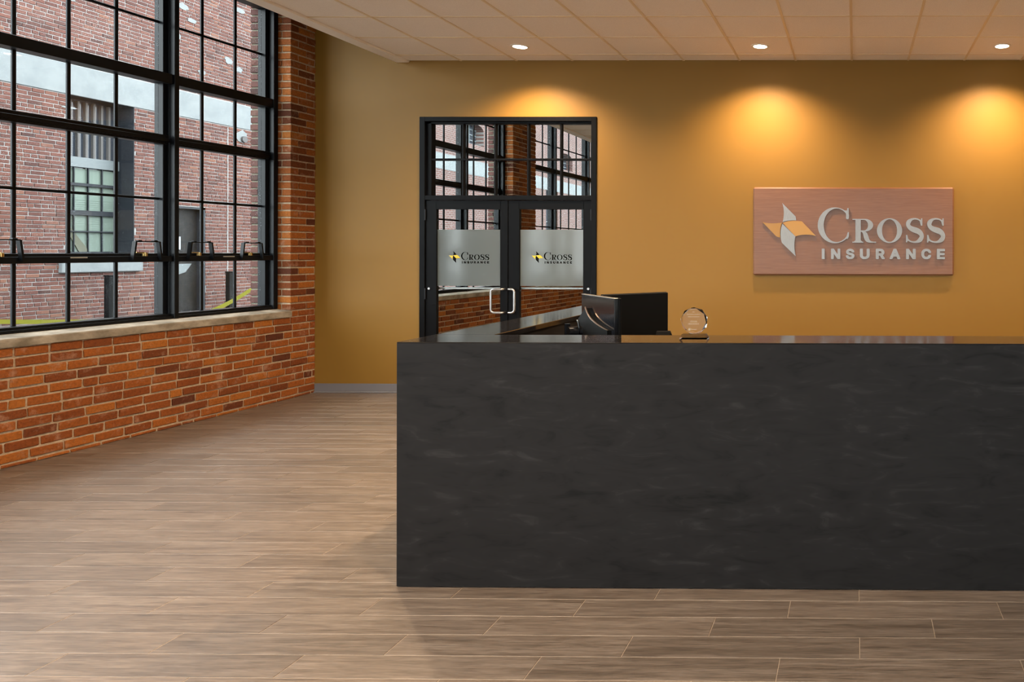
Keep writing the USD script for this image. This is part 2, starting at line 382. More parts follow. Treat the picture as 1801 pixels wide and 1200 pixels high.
low_wall('wall_left_001', YB+0.14, 17.0, lambda Y, z: (10/Y if 9.4 < Y < 15.2 and z > 0.28 else 0), 'brick wall of the room beyond the glass doors')

# piers between the windows
PIER, OPEN, PERIOD = 0.77, 3.68, 4.45
Y1 = 7.437               # far jamb of the nearest window
def build_pier():
    w = thing('brick_pier', wall_at(Y1), RZ, kind='structure', label='brick pier at the corner with the mustard wall')
    put('mortar', bx(-0.30, -0.009, 0.009, PIER-0.009, SILL, 4.13), M['mortar'], w)
    put('outer_mortar', bx(-0.402, -0.29, -0.03, PIER+0.03, 0.5, 4.4), M['pier_mortar'], w)
    n = int((4.13-SILL)/COURSE)+1
    for k in range(n):
        z0 = -0.038+(k+12)*COURSE-0.012; z1 = z0+BH
        z0 = max(z0, SILL)
        z1 = min(z1, 4.13)
        if z1-z0 < 0.01: continue
        def B(xa, xb, ya, yb, m='brick', nm='brick'):
            put(nm, cbx(xa, xb, ya, yb, z0, z1, 0.004, 0.0013), M[m], w, tone=min(max(rnd.gauss(0.5, 0.24), 0), 1))
        p = rnd.uniform(-.002, .002)
        spans = []
        if k % 2 == 0:
            B(-0.206, p, 0, 0.095); y = 0.1075
        else:
            B(-0.098, p, 0, 0.200); B(-0.2, -0.110, 0.0, 0.09); y = 0.2125
        while y < PIER-0.02:
            e = min(y+BL+rnd.uniform(-.006, .006), PIER)
            if PIER-e < 0.05: e = PIER
            B(-0.06, rnd.uniform(-.003, .003), y, e); y = e+0.0125
        q = rnd.uniform(-.003, .003)
        if k % 2 == 0: B(-0.41, -0.29, -0.040+q, 0.07, 'pier_out_brick', 'outer_brick')
        else: B(-0.41, -0.325, -0.040+q, 0.07, 'pier_out_brick', 'outer_brick')
    return w
pier = build_pier()
copy(pier, wall_at(Y1+PERIOD), RZ, kind='structure', label='brick pier seen through the glass doors')
copy(pier, wall_at(Y1-PERIOD), RZ, kind='structure', label='brick pier nearest the camera')

# ------------------------------------------------------------------ windows
def build_window():
    w = thing('window_1', wall_at(Y1), RZ, kind='structure', label='large black industrial window above the brick wall')
    BK = -0.29; O = -OPEN
    # stone sill
    prof = Polygon([(0.016, SILL), (0.016, 0.914), (0.008, 0.922), (-0.16, 0.944), (-0.16, SILL)])
    v, f = extr(prof, OPEN)
    v = np.stack([v[:,0], v[:,2]-OPEN, v[:,1]], 1)
    put('stone_sill', (v, f[:, ::-1]), M['sill_stone'], w)
    put('outer_sill', bx(-0.43, -0.2, O, 0, SILL, 0.935), M['concrete'], w)
    fr = [cbx(BK, -0.14, O, O+0.052, 0.94, 4.13), cbx(BK, -0.14, -0.052, 0, 0.94, 4.13),
          cbx(BK, -0.14, O, 0, 4.07, 4.13), cbx(BK, -0.145, O, 0, 0.94, 0.966), cbx(BK, -0.17, O, 0, 0.94, 0.986)]
    put('frame', cat(fr), M['black'], w)
    mulls = (-1.073, -2.607)
    for c in mulls:
        put('mullion', cat([cbx(-0.20, -0.135, c-0.021, c+0.021, 0.94, 4.13), cbx(BK, -0.18, c-0.028, c+0.028, 0.94, 4.13)]), M['black'], w)
    units = [(-1.045, -0.052, [-0.732, -0.387]), (-2.579, -1.101, [-2.194, -1.838, -1.487]), (O+0.052, -2.635, [O+0.387, O+0.732])]
    rows = [0.986, 1.46, 1.53, 2.018, 2.505, 2.59, 3.05, 3.14, 3.60, 4.07]
    for (a, b, ms) in units:
        st = 0.036
        for y0, y1 in ((a, a+st), (b-st, b)):
            put('stile', cat([cbx(-0.285, -0.20, y0, y1, 0.985, 4.07, 0.003)]), M['black'], w)
        put('transom_bar', cbx(-0.28, -0.15, a, b, 3.05, 3.14), M['black'], w)
        put('transom_bar', cat([cbx(-0.28, -0.185, a, b, 2.505, 2.59), cbx(-0.28, -0.172, a, b, 2.525, 2.56)]), M['black'], w)
        put('meeting_rail', cat([cbx(-0.27, -0.150, a, b, 1.455, 1.506), cbx(-0.27, -0.195, a, b, 1.50, 1.53)]), M['black'], w)
        for y in ms:
            for z0, z1 in ((0.985, 1.456), (1.529, 2.506), (2.589, 3.051), (3.139, 4.071)):
                put('muntin', cat([cbx(-0.256, -0.238, y-0.013, y+0.013, z0, z1, 0.003)]), M['black'], w)
        for z in (2.018, 3.60):
            put('muntin', cbx(-0.256, -0.238, a+st, b-st, z-0.011, z+0.011, 0.003), M['black'], w)
        cols = [a+st]+list(ms)+[b-st]
        for (z0, z1) in ((0.986, 1.456), (1.53, 2.018), (2.018, 2.505), (2.59, 3.05), (3.14, 3.60), (3.60, 4.07)):
            for y0, y1 in zip(cols[:-1], cols[1:]):
                put('glass_pane', bx(-0.249, -0.245, y0, y1, z0, z1), M['pane'], w)
        # hardware on the meeting rail
        spots = [b-0.235, a+0.235] if b-a > 1.2 else [b-0.26, a+0.155+0.04]
        for c in spots:
            parts = []
            for sgn in (-1, 1):
                yb_, yt = c+sgn*0.118, c+sgn*0.098
                hexv = []
                for (yy, zz) in ((yb_, 1.468), (yt, 1.632)):
                    hexv += [(-0.150, yy-0.007, zz), (-0.118, yy-0.007, zz), (-0.118, yy+0.007, zz), (-0.150, yy+0.007, zz)]
                parts.append((np.array(hexv), BOXF.copy()))
                parts.append(cbx(-0.149, -0.119, c+sgn*0.066-0.016, c+sgn*0.066+0.016, 1.634, 1.644, 0.002))
                parts.append(cyl((-0.150, c+sgn*0.108, 1.472), (-0.1455, c+sgn*0.108, 1.472), 0.004, 8))
            parts.append(cbx(-0.147, -0.121, c-0.1, c+0.1, 1.627, 1.635, 0.002))
            put('vent_bracket', cat(parts), M['black'], w)
            lat = cat([cyl((-0.175, c+0.015, 1.506), (-0.175, c+0.015, 1.533), 0.013, 12), cbx(-0.186, -0.164, c-0.055, c+0.02, 1.530, 1.541, 0.003),
                       cbx(-0.168, -0.150, c+0.005, c+0.026, 1.503, 1.536, 0.003)])
            put('latch', lat, M['brass'], w, label='small brass cam latch')
        put('sticker', bx(-0.1502, -0.1494, (a+b)/2-0.06, (a+b)/2+0.06, 1.492, 1.503), M['sticker'], w)
    return w
win = build_window()
for nm, k in (('window_2', -1), ('window_3', 1), ('window_4', 2)):
    x = UsdGeom.Xform.Define(stage, '/World/'+nm)
    x.GetPrim().GetReferences().AddInternalReference(win); x.GetPrim().SetInstanceable(True)
    x.GetOrderedXformOps()[0].Set(Gf.Vec3d(*wall_at(Y1+k*PERIOD)))
    tag(x, kind='structure', label={-1: 'black industrial window nearest the camera', 1: 'window of the room beyond, left of its pier', 2: 'window of the room beyond, right of its pier'}[k])

# ------------------------------------------------------------------ ceiling
def tiles(owner, xs, ys, x_lo, x_hi, y_lo, y_hi, holes=()):
    for i in range(len(xs)-1):
        for j in range(len(ys)-1):
            a, b = max(xs[i], x_lo), min(xs[i+1], x_hi); c, d = max(ys[j], y_lo), min(ys[j+1], y_hi)
            if b-a < 0.03 or d-c < 0.03: continue
            g = 0.0095
            a2, b2, c2, d2 = a+g, b-g, c+g*0.5, d-g*0.5
            hs = [h for h in holes if a < h[0] < b and c < h[1] < d]
            if hs:
                poly = sbox(a2, c2, b2, d2).difference(Point(hs[0]).buffer(0.080, 24))
                v, f = extr(poly, 0.015); v = v+[0, 0, ZC]
                put('tile', (v, f), M['tile'], owner)
            else: put('tile', cbx(a2, b2, c2, d2, ZC, ZC+0.015, 0.002), M['tile'], owner)
def grid(owner, xs, ys, x_lo, x_hi, y_lo, y_hi):
    for x in xs:
        if x_lo < x < x_hi: put('grid_runner', bx(x-0.012, x+0.012, y_lo, y_hi, ZC-0.004, ZC+0.03), M['tee'], owner)
    for y in ys:
        if y_lo < y < y_hi: put('grid_runner', bx(x_lo, x_hi, y-0.010, y+0.010, ZC-0.0038, ZC+0.03), M['tee'], owner)
LAMPS = [(-3.425+2.452*i, y) for y, n in ((7.232, 4), (4.785, 4), (2.34, 2), (-0.105, 1)) for i in range(n)]
gx = [-0.045+0.611*k for k in range(-9, 12)]; gy = [7.526-0.611*k for k in range(-1, 19)][::-1]
ce = thing('ceiling', kind='structure', label='suspended ceiling of square white tiles')
tiles(ce, gx, gy, -4.895, 6.2, -3.0, YB, LAMPS)
grid(ce, gx, gy, -4.895, 6.2, -3.0, YB)
put('plenum_board', bx(-4.9, 6.2, -3.0, YB, ZC+0.16, ZC+0.18), M['trim'], ce)
put('edge_trim', cat([cbx(-5.03, -4.893, -3.0, YB, ZC-0.021, ZC+0.18, 0.004), cbx(-4.915, -4.888, -3.0, YB, ZC-0.014, ZC+0.02, 0.003)]), M['trim'], ce)
us = bx(-6.9, 6.3, -3.1, 17.2, 5.0, 5.1)
for q in (0, 3, 4, 7): us[0][q][0] = wall_at(us[0][q][1])[0]-0.2
put('upper_slab', us, M['white_paint'], ce)
c2 = thing('ceiling_001', kind='structure', label='suspended ceiling of the room beyond the glass doors')
gy2 = [7.9+0.611*k for k in range(0, 16)]; gx2 = [x for x in gx if x < 0.2]
tiles(c2, gx2, gy2, -4.895, -0.5, YB+0.14, 17.0)
grid(c2, gx2, gy2, -4.895, -0.5, YB+0.14, 17.0)
put('edge_trim', cat([cbx(-5.03, -4.893, YB+0.14, 17.0, ZC-0.021, ZC+0.18, 0.004)]), M['trim'], c2)
put('plenum_board', bx(-4.9, -0.5, YB+0.14, 17.0, ZC+0.05, ZC+0.07), M['trim'], c2)

# ------------------------------------------------------------------ remaining shell
put('wall_right', bx(6.2, 6.3, -3.1, YB+0.14, 0, 5.0), M['white_paint'], kind='structure', label='plain painted wall on the right of the lobby')
put('wall_front', cat([bx(-6.8, -5.2, -3.1, -3.0, 0, 5.0), bx(-1.4, -0.6, -3.1, -3.0, 0, 5.0), bx(3.2, 6.3, -3.1, -3.0, 0, 5.0), bx(-5.2, 3.2, -3.1, -3.0, 0, 0.4), bx(-5.2, 3.2, -3.1, -3.0, 3.2, 5.0)]), M['white_paint'], kind='structure', label='plain painted wall behind the camera')
for x0, x1 in ((-5.2, -1.4), (-0.6, 3.2)):
    wf = thing('window_5' if x0 < -2 else 'window_6', (0, -3.05, 0), kind='structure', label='entrance window behind the camera, ' + ('left' if x0 < -2 else 'right'))
    put('frame', cat([bx(x0, x1, -.04, .04, .4, .46), bx(x0, x1, -.04, .04, 3.14, 3.2), bx(x0, x1, -.04, .04, 2.3, 2.36)]+[bx(x-.03, x+.03, -.04, .04, .4, 3.2) for x in np.linspace(x0+.03, x1-.03, 4)]), M['black'], wf)
    put('glass_pane', bx(x0, x1, -.003, .003, .4, 3.2), M['door_pane'], wf)
put('wall_right_001', bx(-0.5, -0.4, YB+0.14, 17.1, 0, 5.0), M['white_paint'], kind='structure', label='plain wall of the room beyond the doors')
put('wall_back_001', bx(-6.0, -0.4, 17.0, 17.1, 0, 5.0), M['paint'], kind='structure', label='far end wall of the room beyond the doors')
put('floor_001', bx(-6.3, -0.4, YB+0.03, 17.1, -0.15, -0.001), M['plank'], kind='structure', tone=0.5, label='floor of the room beyond the doors')

# ------------------------------------------------------------------ lettering: serif small caps and the pinwheel emblem
def ell(cx, cy, rx, ry): return affinity.scale(Point(cx, cy).buffer(1.0, 32), rx, ry, origin=(cx, cy))
def bez(p, n=12):
    p = np.array(p, float); t = np.linspace(0, 1, n)[:, None]
    if len(p) == 4: return (1-t)**3*p[0]+3*(1-t)**2*t*p[1]+3*(1-t)*t*t*p[2]+t**3*p[3]
    return (1-t)**2*p[0]+2*(1-t)*t*p[1]+t*t*p[2]
def spline(pts, n=60):
    from scipy.interpolate import CubicSpline
    p = np.array(pts, float); d = np.r_[0, np.cumsum(np.linalg.norm(np.diff(p, axis=0), axis=1))]
    s = np.linspace(0, d[-1], n)
    return CubicSpline(d, p)(s), s/d[-1]
def serif_C(w=0.88):
    out = ell(w*0.55, 0.5, w*0.55, 0.52); inn = ell(w*0.605, 0.5, w*0.415, 0.485)
    ring = out.difference(inn)
    cut = Polygon([(w*0.90, 0.30), (w*0.90, 0.70), (w*2, 0.70), (w*2, 0.30)])
    ring = ring.difference(cut).difference(sbox(w*0.995, -1, w*3, 2))
    top = Polygon([(w*0.90, 0.70), (w*0.93, 0.68), (w*0.985, 0.68), (w*0.985, 1.00), (w*0.94, 1.00), (w*0.93, 0.93), (w*0.86, 0.93), (w*0.90, 0.86)])
    bot = Polygon([(w*0.90, 0.13), (w*0.95, 0.10), (w*0.985, 0.16), (w*1.0, 0.30), (w*0.955, 0.30), (w*0.93, 0.21)])
    return unary_union([ring, top, bot]).buffer(0)
def serif_O(w=1.05):
    return ell(w/2, 0.5, w/2, 0.52).difference(ell(w/2, 0.5, w/2-0.21, 0.475))
def serif_R(w=1.0):
    st = sbox(0.13, 0, 0.36, 1.0)
    sf = unary_union([sbox(0, 0, 0.47, 0.045), sbox(0, 0.955, 0.4, 1.0), Polygon([(0.06, .045), (.13, .045), (.13, .1)]), Polygon([(0.43, .045), (.36, .045), (.36, .1)])])
    bo = unary_union([ell(0.52, 0.735, 0.37, 0.265), sbox(0.30, 0.47, 0.52, 1.0)])
    bi = unary_union([ell(0.49, 0.735, 0.18, 0.22), sbox(0.30, 0.515, 0.49, 0.955)])
    bowl = bo.difference(bi).difference(sbox(-1, -1, 0.30, 2))
    leg = Polygon(np.vstack([bez([(0.42, 0.50), (0.62, 0.50), (0.66, 0.36), (0.70, 0.22)]), bez([(0.70, 0.22), (0.74, 0.06), (0.82, 0.045), (1.02, 0.045)]),
                             [(1.02, 0.0), (0.80, 0.0)], bez([(0.80, 0.0), (0.58, 0.0), (0.52, 0.10), (0.48, 0.26)]), bez([(0.48, 0.26), (0.45, 0.42), (0.42, 0.46), (0.36, 0.46)]), [(0.36, 0.50)]]))
    return unary_union([st, sf, bowl, leg.buffer(0)])
def serif_S(w=0.72):
    pts = [(0.63, 0.80), (0.54, 0.93), (0.37, 0.985), (0.17, 0.91), (0.10, 0.76), (0.17, 0.62), (0.36, 0.52), (0.56, 0.41), (0.63, 0.25), (0.55, 0.09), (0.34, 0.015), (0.14, 0.08), (0.05, 0.22)]
    c, s = spline(pts, 80)
    d = np.gradient(c, axis=0); d /= np.linalg.norm(d, axis=1)[:, None]; n = np.stack([-d[:,1], d[:,0]], 1)
    wd = 0.026+0.088*np.exp(-((s-0.5)/0.19)**2)+0.035*np.exp(-((s-0.27)/0.06)**2)+0.035*np.exp(-((s-0.73)/0.06)**2)
    body = unary_union([Polygon([c[i]+n[i]*wd[i], c[i+1]+n[i+1]*wd[i+1], c[i+1]-n[i+1]*wd[i+1], c[i]-n[i]*wd[i]]).buffer(0.002) for i in range(len(c)-1)])
    top = Polygon([(0.60, 0.70), (0.655, 0.70), (0.655, 1.0), (0.61, 1.0), (0.60, 0.93), (0.54, 0.92)])
    bot = Polygon([(0.02, 0.0), (0.065, 0.0), (0.075, 0.06), (0.13, 0.06), (0.07, 0.31), (0.02, 0.31)])
    return unary_union([body, top, bot]).buffer(0)
def fit(poly, x0, y0, x1, y1):
    a, b, c, d = poly.bounds
    return affinity.translate(affinity.scale(poly, (x1-x0)/(c-a), (y1-y0)/(d-b), origin=(a, b)), x0-a, y0-b)
# sign layout, in units of one sign-width/1600, x right, y up, measured from the sign's lower left corner
def sg(x, y): return (x-113.0, 787.0-y)
CROSS = [('C', serif_C(), (625, 533, 872, 251)), ('R', serif_R(), (898, 529, 1085, 341)), ('O', serif_O(), (1091, 530, 1289, 336)), ('S', serif_S(), (1319, 530, 1459, 334)), ('S', serif_S(), (1485, 530, 1627, 334))]
def cross_polys():
    out = []
    for ch, p, (x0, y0, x1, y1) in CROSS:
        a, b = sg(x0, y0), sg(x1, y1)
        out.append(fit(p, a[0], a[1], b[0], b[1]))
    return out
INS = [('I', 657, 680), ('N', 730, 803), ('S', 847, 916), ('U', 957, 1034), ('R', 1082, 1153), ('A', 1190, 1276), ('N', 1320, 1396), ('C', 1440, 1517), ('E', 1562, 1626)]
def ins_meshes(depth):
    """bold sans letters as meshes in sign units"""
    out = []
    for ch, x0, x1 in INS:
        if ch == 'I': pg = sbox(0, 0, 1, 1)
        else: pg = trimesh.path.polygons.projected(meshkit.text_mesh(ch, 0.05, 0.01, bold=True), normal=[0, 0, 1]).buffer(0.0026, join_style=2).simplify(0.0002)
        v, fc = extr(pg, 0.01)
        lo, hi = v.min(0), v.max(0)
        a, b = sg(x0, 658), sg(x1, 576)
        v = (v-lo)/(hi-lo)*[b[0]-a[0], b[1]-a[1], depth]+[a[0], a[1], 0]
        out.append((v, fc))
    return out
def blade(segs):
    pts = np.vstack([bez(s) if len(s) > 2 else np.array(s, float) for s in segs])
    return Polygon([sg(*p) for p in pts]).buffer(0)
BLADES = [
    ('top', blade([[(345, 217), (360, 262), (362, 310), (348, 369)], [(348, 369), (372, 356), (410, 352), (455, 353)], [(455, 353), (454, 338), (450, 322)], [(450, 322), (345, 217)]])),
    ('bottom', blade([[(347, 381), (450, 480)], [(450, 480), (434, 535), (442, 590), (452, 637)], [(452, 637), (342, 530)], [(342, 530), (328, 480), (328, 430), (347, 381)]])),
    ('left', blade([[(189, 368), (240, 381), (290, 379), (345, 371)], [(345, 371), (328, 405), (326, 450), (330, 488)], [(330, 488), (310, 486), (298, 480)], [(298, 480), (189, 368)]])),
    ('right', blade([[(349, 374), (390, 355), (440, 355), (500, 361)], [(500, 361), (610, 476)], [(610, 476), (560, 462), (500, 462), (449, 480)], [(449, 480), (349, 374)]]))]

# ------------------------------------------------------------------ wooden wall sign
SX0, SX1, SZ0, SZ1 = -1.113, 1.062, 1.297, 2.252
sign = thing('wall_sign', ((SX0+SX1)/2, YB, SZ0), label='wooden wall sign with raised metal lettering on the mustard wall', cat='sign')
W2 = (SX1-SX0)/2
bd = cbx(-W2, W2, -0.045, 0, 0, SZ1-SZ0, 0.016)
put('board', bd, M['sign_wood'], sign)
US = (SX1-SX0)/1585.0
def on_sign(mesh, depth):
    v, f = mesh; v = v*[US, US, 1.0]
    return upright((v, f), -W2, -0.047, 0)
for nm, p in BLADES:
    put('emblem_blade', on_sign(extr(p, 0.014), 0), M[{'top': 'sign_metal', 'bottom': 'sign_metal', 'left': 'sign_amber', 'right': 'sign_yellow'}[nm]], sign,
        label={'top': 'silver upper blade of the pinwheel emblem', 'bottom': 'silver lower blade of the pinwheel emblem', 'left': 'amber left blade of the pinwheel emblem', 'right': 'yellow right blade of the pinwheel emblem'}[nm])
for p in cross_polys(): put('letter', on_sign(extr(p, 0.016), 0), M['sign_metal'], sign)
for m in ins_meshes(0.016): put('letter', on_sign(m, 0), M['sign_metal'], sign)

# ------------------------------------------------------------------ glass double door with transom
door = thing('door_1', (0, YB, 0), kind='structure', label='black framed glass double door with a glazed transom')
D0, D1 = 0.0, 0.10
put('frame', cat([cbx(DX0, DX0+0.060, -0.012, D1, 0, DZ), cbx(DX1-0.058, DX1, -0.012, D1, 0, DZ), cbx(DX0+0.056, DX1-0.054, -0.0115, D1, DZ-0.05, DZ), cbx(DX0+0.05, DX1-0.05, -0.008, D1, 2.112, 2.164),
                  cbx(DX0+0.055, -4.657, 0.02, D1, 2.16, DZ-0.03), cbx(-2.887, DX1-0.05, 0.02, D1, 2.16, DZ-0.03), cbx(DX0+0.05, DX1-0.05, 0.02, D1, 2.952, DZ-0.03)]), M['door_black'], door)
tx = [-4.657, -4.316, -3.960, -3.597, -3.235, -2.887]; tz = [2.164, 2.561, 2.952]
for x in tx[1:-1]: put('transom_muntin', cbx(x-0.010, x+0.010, 0.025, 0.075, 2.16, 2.955), M['door_black'], door)
put('transom_muntin', cbx(tx[0], tx[-1], 0.022, 0.075, 2.561-0.011, 2.561+0.011), M['door_black'], door)
for i in range(5):
    for j in range(2): put('transom_pane', bx(tx[i], tx[i+1], 0.048, 0.052, tz[j], tz[j+1]), M['door_pane'], door)
def leaf(x0, x1, g0, g1, side):
    lf = thing('door_leaf', (0, 0, 0), 0, door)
    T = 2.108; F0, F1 = 0.005, 0.05
    put('leaf_frame', cat([cbx(x0, g0, F0, F1, 0.01, T), cbx(g1, x1, F0, F1, 0.01, T), cbx(g0-.01, g1+.01, F0, F1, 2.012, T), cbx(g0-.01, g1+.01, F0, F1, 0.01, 0.30)]), M['door_black'], lf)
    put('glass', bx(g0, g1, 0.028, 0.032, 0.30, 2.012), M['door_pane'], lf)
    put('frosted_film', bx(g0, g1, 0.0262, 0.0278, 1.172, 1.790), M['film'], lf, label='frosted film band across the door glass')
    # printed logo
    s = 0.0008875*(72.0/92.0)*0.4065/ (0.9028*0.40)  # sign units to door print
    s = 0.444/1437.0
    ox = g0+0.125-76*s; oz = 1.425-0.15*0-(787-635)*s
    def pr(polys, m, nm):
        me = cat([extr(p, 0.0012) if not isinstance(p, tuple) else p for p in polys]); v, f = me
        v = v*[s, s, 1.0]
        put(nm, upright((v, f), ox, 0.0261, oz), M[m], lf)
    pr(cross_polys()+ins_meshes(0.0012), 'film_black', 'lettering')
    pr([BLADES[0][1], BLADES[1][1]], 'film_black', 'emblem')
    pr([BLADES[2][1], BLADES[3][1]], 'film_yellow', 'emblem')
    # pull handle
    xm, xb = (-3.835, -3.962) if side < 0 else (-3.770, -3.706)
    if side > 0: xm, xb = -3.775, -3.706
    zt, zb, yo = 1.139, 0.884, -0.055
    pts = [(xm, F0, zt), (xm, yo+0.03, zt)]
    pts += arc((xm+(-1 if side < 0 else 1)*0.03, yo+0.03, zt), 0.03, math.pi, math.pi*1.5, (-1 if side < 0 else 1, 0, 0), (0, 1, 0), 5) if False else [(xm, yo+0.012, zt), (xm+math.copysign(0.010, xb-xm), yo, zt)]
    dx = math.copysign(0.03, xb-xm)
    pts += [(xb-dx, yo, zt), (xb-dx*0.3, yo, zt-0.009), (xb, yo, zt-0.03), (xb, yo, zb+0.03), (xb-dx*0.3, yo, zb+0.009), (xb-dx, yo, zb),
            (xm+math.copysign(0.010, xb-xm), yo, zb), (xm, yo+0.012, zb), (xm, yo+0.03, zb), (xm, F0, zb)]
    put('pull_handle', tube(pts, 0.0125, 14), M['steel'], lf, smooth=50, label='brushed steel pull handle')
    put('push_bar', cat([cbx(g0-0.03, g1+0.03, 0.07, 0.10, 1.132, 1.155, 0.004), cbx(g0-0.05, g0-0.02, 0.045, 0.10, 1.125, 1.162), cbx(g1+0.02, g1+0.05, 0.045, 0.10, 1.125, 1.162)]), M['bar_grey'], lf)
    lx = -4.672 if side < 0 else -2.921
    put('lock_cylinder', cyl((lx, F0, 1.143), (lx, -0.004, 1.143), 0.013, 16), M['steel'], lf, label='steel lock cylinder')
    hx = x0 if side < 0 else x1
    for z in (1.952, 1.087, 0.25): put('hinge', cat([cyl((hx, -0.006, z-0.06), (hx, -0.006, z+0.06), 0.008, 10)]), M['frame_dark'], lf)
leaf(-4.711, -3.807, -4.592, -3.892, -1)
leaf(-3.800, -2.888, -3.679, -2.981, 1)

# ------------------------------------------------------------------ reception desk
desk = thing('reception_desk', (-2.118, 3.27, 0), label='dark slate reception desk with a raised polished counter', cat='desk')
TZ = 1.133
put('front_panel', cbx(0, 6.3, 0, 0.05, 0.004, TZ-0.0045, 0.0015), M['slate'], desk)
fp = cat([cbx(0, 6.3, 0.0, 0.297, TZ-0.005, TZ, 0.0015), bx(0.06, 6.3, 0.051, 0.264, TZ-0.03, TZ-0.005)])
put('counter_top', fp, M['slate_top'], desk)
put('return_panel', cat([cbx(0, 0.05, 0.05, 2.55, 0.004, TZ-0.03, 0.0025), bx(0.27, 0.295, 0.29, 2.55, 0.68, TZ-0.03)]), M['slate'], desk)
put('return_top', cbx(0, 0.300, 0.297, 2.55, TZ-0.03, TZ, 0.003), M['slate_top'], desk)
put('inner_panel', bx(0.295, 6.3, 0.265, 0.285, 0.68, TZ-0.03), M['slate'], desk)
put('worktop', cat([cbx(0.05, 6.3, 0.05, 0.92, 0.71, 0.738), cbx(0.05, 0.92, 0.92, 2.5, 0.71, 0.738)]), M['dark_wood'], desk)

# ------------------------------------------------------------------ monitors
def frame2(p, q):
    """local frame: x along p->q, y = towards the viewer side, returns rz"""
    return math.degrees(math.atan2(q[1]-p[1], q[0]-p[0]))
# glossy-backed monitor nearest the counter
a, b = (-1.647, 4.30), (-1.309, 3.89)
mz = 0.738
mon = thing('monitor', ((a[0]+b[0])/2, (a[1]+b[1])/2, mz), frame2(a, b), label='glossy black monitor turned edge-on, its curved stand cover facing left', cat='monitor')
Wm = 0.2657; Hm = 1.292-mz; zb = 0.20
put('back_shell', cbx(-Wm, Wm, -0.012, 0.012, zb, Hm, 0.004), M['gloss_black'], mon)
put('screen_bezel', cbx(-Wm-0.002, Wm+0.002, 0.012, 0.028, zb-0.003, Hm+0.003, 0.003), M['matte_black'], mon)
put('top_edge', cbx(-Wm, Wm, -0.0135, 0.010, Hm, Hm+0.005, 0.0015), M['steel'], mon, label='thin bright top edge')
from scipy.interpolate import PchipInterpolator
cx = np.array([-0.135, -0.063, 0.015, 0.075, 0.224]); cz = np.array([0.480, 0.430, 0.408, 0.3965, 0.380])
qx = np.linspace(-0.135, 0.224, 16); qz = PchipInterpolator(cx, cz)(qx)
cov = Polygon([(-0.262, 0.21), (-0.262, 0.405)]+list(zip(qx, qz))+[(0.224, 0.21)])
v, f = extr(cov, 0.024); v = np.stack([v[:,0], -0.012-v[:,2], v[:,1]], 1)
put('stand_cover', (v, f), M['matte_black'], mon)
rp = Polygon(list(zip(qx, qz+0.001))+[(x, z+0.010-0.006*i/15) for i, (x, z) in enumerate(zip(qx, qz))][::-1])
v, f = extr(rp, 0.006); v = np.stack([v[:,0], -0.031-v[:,2], v[:,1]], 1)
put('cover_rim', (v, f), M['rim'], mon, label='thin champagne rim of the stand cover')
put('stand_neck', cat([cbx(-0.05, 0.03, -0.10, -0.05, 0.012, 0.32, 0.006), cbx(-0.13, 0.13, -0.17, 0.08, 0, 0.014, 0.004)]), M['matte_black'], mon)
ring = [(-0.150+0.035*math.cos(t), -0.075, 0.365+0.045*math.sin(t)) for t in np.linspace(-1.3, 1.9, 22)]
put('cable_ring', tube(ring, 0.0055, 10), M['gloss_black'], mon, smooth=60)
put('hinge_hub', cat([cyl((-0.205, -0.11, 0.335), (-0.205, -0.03, 0.335), 0.036, 20), cyl((-0.25, -0.10, 0.02), (-0.25, -0.10, 0.385), 0.017, 16)]), M['gloss_black'], mon, smooth=50)
# second monitor, seen from its flat back
a, b = (-1.782, 5.0), (-1.415, 5.345)
mon2 = thing('monitor', ((a[0]+b[0])/2, (a[1]+b[1])/2, mz), frame2(a, b), label='matte black monitor seen from its flat back, in front of the mustard wall', cat='monitor')
Wm = 0.252; Hm = 1.246-mz
put('back_shell', cbx(-Wm, Wm, -0.012, 0.014, 0.11, Hm, 0.004), M['matte_black'], mon2)
put('screen_bezel', cbx(-Wm-0.002, Wm+0.002, 0.014, 0.026, 0.107, Hm+0.003, 0.003), M['matte_black'], mon2)
put('stand', cat([cbx(-0.04, 0.04, -0.06, -0.012, 0.01, 0.20, 0.005), cbx(-0.08, 0.08, -0.10, 0.08, 0, 0.012, 0.004)]), M['matte_black'], mon2)
# dark phone on the worktop, its top just showing past the monitor
ph = thing('desk_phone', (-1.365, 5.02, mz), 0.001, label='black desk phone showing at the foot of the flat-backed monitor', cat='phone')
put('cradle', cbx(-0.06, 0.06, -0.07, 0.07, 0, 0.05, 0.008), M['matte_black'], ph)
wed = trimesh.convex.convex_hull(np.array([(-.058,-.05,.045),(.060,-.05,.045),(-.058,.06,.045),(.060,.06,.045),(-.05,.03,.245),(.045,.03,.245),(-.05,.05,.25),(.045,.05,.25),(.06,.04,.22)]))
put('display', wed, M['matte_black'], ph)

# ------------------------------------------------------------------ crystal award
aw = thing('crystal_award', (-0.777, 3.425, TZ), label='clear faceted crystal disc award on a small glass base', cat='award')
bs = trimesh.convex.convex_hull(np.array([(-.062,-.028,0),(.066,-.028,0),(.066,.028,0),(-.062,.028,0),(-.066,-.026,.004),(.068,-.026,.004),(-.055,-.020,.024),(.056,-.020,.024),(.056,.020,.024),(-.055,.020,.024),(.068,.026,.004),(-.066,.026,.004)]))
put('glass_base', bs, M['base_glass'], aw)
n = 9; R0, R1 = 0.0665, 0.0595
P = []
for i in range(n):
    t = 2*math.pi*(i+0.35)/n
    P.append((R0*math.cos(t), 0.0, R0*math.sin(t)))
for i in range(n):
    t = 2*math.pi*(i+0.85)/n
    P += [(R1*math.cos(t), -0.011, R1*math.sin(t)), (R1*math.cos(t), 0.011, R1*math.sin(t))]
disc = trimesh.convex.convex_hull(np.array(P)+[0, 0, 0.024+0.0625])
put('crystal_disc', disc, M['crystal'], aw)
